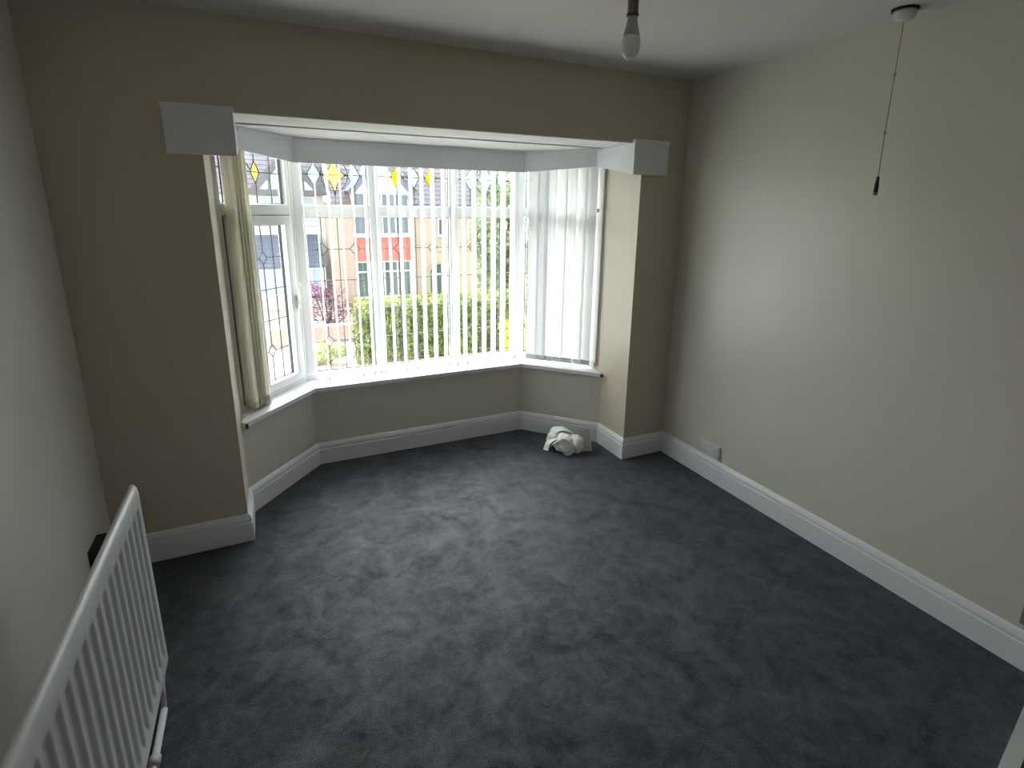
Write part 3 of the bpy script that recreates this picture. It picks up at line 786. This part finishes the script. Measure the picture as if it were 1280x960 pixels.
# hedge
hg = empty('hedge', (2.3, 12.6, GZ), 'clipped yellow-green garden hedge outside below the middle window', 'hedge')
hx0, hx1, hy0, hy1, hh = -2.5, 3.2, -.45, .75, 1.78
def hedge_pt(r):
    q = r.random()
    if q < .55: return Vector((r.uniform(hx0, hx1), hy0+r.gauss(0, .05), r.uniform(0, hh))), Vector((0, -1, .3))
    if q < .85: return Vector((r.uniform(hx0, hx1), r.uniform(hy0, hy1), hh+r.gauss(0, .05))), Vector((0, 0, 1))
    if q < .93: return Vector((hx0+r.gauss(0, .05), r.uniform(hy0, hy1), r.uniform(0, hh))), Vector((-1, 0, .3))
    return Vector((hx1+r.gauss(0, .05), r.uniform(hy0, hy1), r.uniform(0, hh))), Vector((1, 0, .3))
bm = B(); box(bm, hx0+.08, hx1-.08, hy0+.08, hy1-.08, 0, hh-.08, .1); link('hedge_core', bm, L_CORE, hg)
leaves('foliage', L_HEDGE, hg, 14000, hedge_pt, .055, 11)

def blob_fn(blobs):
    def f(r):
        c, s = r.choice(blobs)
        v = Vector((r.gauss(0, 1), r.gauss(0, 1), r.gauss(0, 1))).normalized()
        k = r.uniform(.72, 1.06)
        return Vector((c[0]+v.x*s[0]*k, c[1]+v.y*s[1]*k, c[2]+v.z*s[2]*k)), v
    return f
def tree(name, label, loc, blobs, m, n, size, seed, cat='tree', trunk=.14, group=None, stems=1):
    t = empty(name, loc, label, cat, group)
    top = max(b_[0][2] for b_ in blobs)
    bm = B(); r = random.Random(seed)
    for k in range(stems):
        c, s = blobs[k % len(blobs)]
        a = Vector((c[0]*.15*(k > 0), c[1]*.15*(k > 0), -.05))
        tube(bm, [a, a.lerp(Vector(c), .5)+Vector((r.uniform(-.1, .1), r.uniform(-.1, .1), 0)), Vector(c)], [trunk, trunk*.7, trunk*.35], 7)
    link('trunk', bm, BARK, t)
    leaves('crown', m, t, n, blob_fn(blobs), size, seed)
    return t
def rb(seed, n, c, sp, s):
    r = random.Random(seed)
    return [((c[0]+r.uniform(-1, 1)*sp[0], c[1]+r.uniform(-1, 1)*sp[1], c[2]+r.uniform(-1, 1)*sp[2]), tuple(q*r.uniform(.7, 1.25) for q in s)) for _ in range(n)]
tree('purple_shrub', 'purple-red leaved shrub across the street in front of the houses', (-.55, 17.2, GZ),
     rb(5, 16, (.15, 0, 1.05), (.70, .4, .75), (.30, .28, .26)), L_PURP, 1700, .05, 21, 'shrub', .035, stems=7)
tree('yellow_shrub', 'bright yellow shrub outside near the right end of the hedge', (4.30, 11.25, GZ),
     rb(8, 9, (0, 0, .75), (.35, .3, .5), (.3, .3, .3)), L_YEL, 1800, .06, 22, 'shrub', .03, stems=4)
tree('pale_shrub', 'low pale green plant on the paving left of the hedge', (-1.15, 13.2, GZ),
     rb(9, 8, (0, 0, .35), (.45, .35, .22), (.25, .25, .2)), L_PALE, 1400, .05, 23, 'plant', .02, stems=3)
tree('garden_tree', 'leafy green tree beyond the hedge seen through the right-hand slats', (7.1, 18.6, GZ),
     rb(12, 22, (.3, 0, 3.6), (1.0, .9, 2.9), (.85, .8, .8)), L_TREE, 9000, .12, 24)
tree('garden_tree', 'dark green tree standing behind the end of the brick house roof', (10.2, 33.5, GZ),
     rb(14, 18, (.2, 0, 6.6), (1.3, 1.0, 2.8), (1.1, 1.0, 1.0)), L_DARK, 7000, .15, 25)
tree('garden_tree', 'wide green tree outside behind the closed right blind', (10.0, 16.0, GZ),
     rb(16, 26, (.6, 0, 3.2), (2.4, 1.4, 2.6), (1.1, 1.0, 1.0)), L_TREE, 8000, .14, 26)

# ---- houses
def hwin(parent, x0, x1, z0, z1, y, cols, rows=1, m=PANE, fr=.07, dp=.10, top=None):
    """a framed window: frame with bars, panes as sub-parts"""
    bm = B()
    box(bm, x0, x1, y-dp, y+.02, z0, z0+fr); box(bm, x0, x1, y-dp, y+.02, z1-fr, z1)
    for k in range(cols+1):
        x = x0+(x1-x0-fr)*k/cols; box(bm, x, x+fr, y-dp, y+.02, z0+fr, z1-fr)
    if top: box(bm, x0+fr, x1-fr, y-dp+.005, y+.02, top-fr/2, top+fr/2)
    box(bm, x0-.06, x1+.06, y-dp-.08, y+.02, z0-.06, z0)
    w = link('window', bm, WFRAME, parent)
    for k in range(cols):
        a = x0+(x1-x0-fr)*k/cols+fr; b_ = x0+(x1-x0-fr)*(k+1)/cols
        bm = B(); box(bm, a, b_, y-dp+.04, y-dp+.055, z0+fr, z1-fr); link('pane', bm, m, w)
    return w
def tilerows(bm, x0, x1, y, z0, z1, rows, proud=.03, pitch=.17):
    h = (z1-z0)/rows
    for r in range(rows):
        zz = z0+r*h; n = int((x1-x0)/pitch); off = (r % 2)*pitch/2
        for k in range(n+1):
            a = max(x0, x0+k*pitch-off); b_ = min(x1, x0+(k+1)*pitch-off-.008)
            if b_-a < .02: continue
            extrude(bm, [(a, y-proud, zz), (b_, y-proud, zz), (b_, y-.006, zz+h*1.1), (a, y-.006, zz+h*1.1)], (0, .012, 0))
def roofslope(bm, x0, x1, y0, z0, y1, z1, rows, t=.05):
    for r in range(rows):
        a, b_ = r/rows, (r+1.12)/rows
        ya, za = y0+(y1-y0)*a, z0+(z1-z0)*a; yb, zb = y0+(y1-y0)*b_, z0+(z1-z0)*b_
        extrude(bm, [(x0, ya, za), (x0, yb, zb-.03), (x0, yb, zb-.03-t), (x0, ya, za-t)], (x1-x0, 0, 0))
def gable(parent, x0, x1, xa, z0, za, y, wallm, bargem, dpt=1.6, bw=.20, rm=None):
    bm = B(); extrude(bm, [(x0+.1, y, z0), (x1-.1, y, z0), (xa, y, za-.1)], (0, dpt, 0)); link('gable_wall', bm, wallm, parent)
    for (xs, s) in ((x0, 1), (x1, -1)):
        d = Vector((xa-xs, 0, za-z0)); L_ = d.length; d.normalize(); n = Vector((-d.z, 0, d.x))*s
        p = Vector((xs, y-.10, z0)); q = Vector((xa, y-.10, za))
        bm = B(); extrude(bm, [p, q, q-n*bw, p-n*bw], (0, .08, 0)); link('barge_board', bm, bargem, parent)
        bm = B(); extrude(bm, [p+n*.07, q+n*.07, q, p], (0, dpt+.8, 0)); link('gable_roof', bm, rm or ROOFL, parent)

# brick house
bh = empty('house', (4.0, 24.0, GZ), 'pink brick house with red hung tiles on its bay across the street', 'house')
bh_o = Vector((4.0, 24.0, GZ))
class Off:      # build in world numbers, store relative to the house base
    pass
def rel(root):
    v = Vector(root.location)
    for o in root.children_recursive:
        if o.type == 'MESH' and o.data.users == 1 and not o.get('_r'):
            o.data.transform(Matrix.Translation(-v)); o['_r'] = 1
    for o in root.children_recursive:
        if '_r' in o: del o['_r']
Y0 = 22.9
bm = B(); box(bm, .26, 7.75, Y0, 30, GZ-.2, 1.95); link('wall', bm, PINKB, bh)
bm = B(); roofslope(bm, .40, 8.0, Y0-.35, 1.92, 27.0, 6.6, 22); link('roof', bm, ROOFL, bh)
bm = B(); box(bm, 4.0, 8.0, Y0-.47, Y0-.33, 1.80, 1.92, .02); link('gutter', bm, BARGE, bh)
bm = B(); prism(bm, [(1.25, Y0+.1), (1.25, 22.0), (3.75, 22.0), (3.75, Y0+.1)], GZ-.1, -2.35); prism(bm, [(1.22, Y0+.1), (1.22, 21.98), (3.78, 21.98), (3.78, Y0+.1)], -.66, .42)
prism(bm, [(1.25, Y0+.1), (1.25, 22.3), (3.75, 22.3), (3.75, Y0+.1)], GZ, 2.4)
link('bay_wall', bm, PINKB, bh)
bm = B(); tilerows(bm, 1.18, 3.82, 21.97, -.66, .40, 8); stuff(link('hung_tiles', bm, REDTILE, bh))
bm = B(); box(bm, 1.18, 3.84, 21.86, 22.3, .40, .50); link('bay_ledge', bm, WFRAME, bh)
hwin(bh, 1.25, 3.75, .50, 2.35, 22.12, 4, m=PANE, top=1.75)
hwin(bh, 1.25, 3.75, -2.35, -.66, 22.12, 4, m=PANE, top=-1.15)
gable(bh, 1.10, 4.02, 2.55, 2.36, 3.95, 21.95, RENDERW, BARGE)
hwin(bh, 5.33, 5.82, .40, 1.25, Y0, 1, m=PANE)
bm = B(); box(bm, 3.8, 7.76, Y0-.05, Y0+.02, -.35, -.20); box(bm, 3.8, 7.76, Y0-.05, Y0+.02, .00, .06); link('string_course', bm, SILLST, bh)
# arched porch door
def archpts(x0, x1, z0, zs, r, n=14):
    c = (x0+x1)/2
    return [(x0, z0), (x1, z0)] + [(c+r*cos(pi*k/n), zs+r*sin(pi*k/n)*.75) for k in range(n+1)]
bm = B(); extrude(bm, [(x, Y0-.06, z) for x, z in archpts(4.72, 6.28, GZ, -1.42, .78)], (0, .06, 0)); link('arch_surround', bm, SILLST, bh)
bm = B(); extrude(bm, [(x, Y0-.09, z) for x, z in archpts(4.92, 6.08, GZ, -1.40, .58)], (0, .03, 0)); dr_ = link('arched_door', bm, PANE, bh)
bm = B()
for x in (5.18, 5.48, 5.78): box(bm, x-.03, x+.03, Y0-.13, Y0-.09, GZ, -.98)
box(bm, 4.94, 6.06, Y0-.13, Y0-.09, -1.5, -1.42); link('door_bars', bm, WFRAME, dr_)
rel(bh)

# white house
wh = empty('house', (-2.2, 25.0, GZ), 'white rendered house with a gable and grey lean-to roof across the street', 'house')
YW = 24.0
bm = B(); box(bm, -7.5, .25, YW, 31, GZ-.2, 2.3); link('wall', bm, RENDERW, wh)
bm = B(); roofslope(bm, -7.6, .39, YW-.3, 2.25, 28.2, 7.0, 22); link('roof', bm, ROOFL, wh)
gable(wh, -2.85, .22, -1.32, 2.30, 4.02, YW-.5, RENDERW, BEAM, dpt=2.2, bw=.22)
bm = B(); box(bm, -2.80, .18, YW-.62, YW+.02, 2.20, 2.42); link('gable_beam', bm, BEAM, wh)
for x in (-2.0, -1.32, -.64):
    bm = B(); box(bm, x-.06, x+.06, YW-.53, YW-.49, 2.42, 2.42+(1.4 if x == -1.32 else .75)); link('timber', bm, BEAM, wh)
hwin(wh, -2.45, -.15, .95, 2.15, YW, 4, m=PANEG, top=1.75)
hwin(wh, -5.2, -3.6, .95, 2.05, YW, 3, m=PANEG)
# lean-to with hipped end
bm = B(); zt_, zb_ = .49, -.84
n = 9
for r in range(n):
    a, b_ = r/n, (r+1.1)/n
    ya, za = 22.5+1.5*a, zb_+(zt_-zb_)*a; yb, zb2 = 22.5+1.5*b_, zb_+(zt_-zb_)*b_
    xr_a, xr_b = .02-.12*a, .02-.12*b_
    extrude(bm, [(-3.5, ya, za), (xr_a, ya, za), (xr_b, yb, zb2-.03), (-3.5, yb, zb2-.03)], (0, 0, -.05))
link('lean_to_roof', bm, ROOFG, wh)
bm = B(); extrude(bm, [(.0, 22.55, -.9), (.0, 24, -.9), (-.1, 24, .44)], (-3.45, 0, 0)); box(bm, -3.45, -.02, 22.7, 24, GZ, -.85); link('lean_to_wall', bm, RENDERW, wh)
hwin(wh, -3.3, -1.75, -2.1, -.95, 22.7, 3, m=PANEG)
hwin(wh, -1.55, -.15, -2.1, -.95, 22.7, 3, m=PANEG)
bm = B(); box(bm, -4.75, -3.72, YW-.06, YW+.02, GZ, -.95); d_ = link('entrance_door', bm, BROWN, wh)
bm = B(); box(bm, -4.55, -3.92, YW-.08, YW-.05, -1.6, -1.1); link('door_pane', bm, PANEG, d_)
rel(wh)

# low brick wall by the drive
bm = B(); box(bm, -2.6, .35, 15.65, 15.95, GZ-.1, GZ+.50); box(bm, -2.65, .40, 15.60, 16.0, GZ+.50, GZ+.57)
tag(link('garden_wall', bm, LOWB), 'low pink brick garden wall along the street beyond the paving', 'wall')
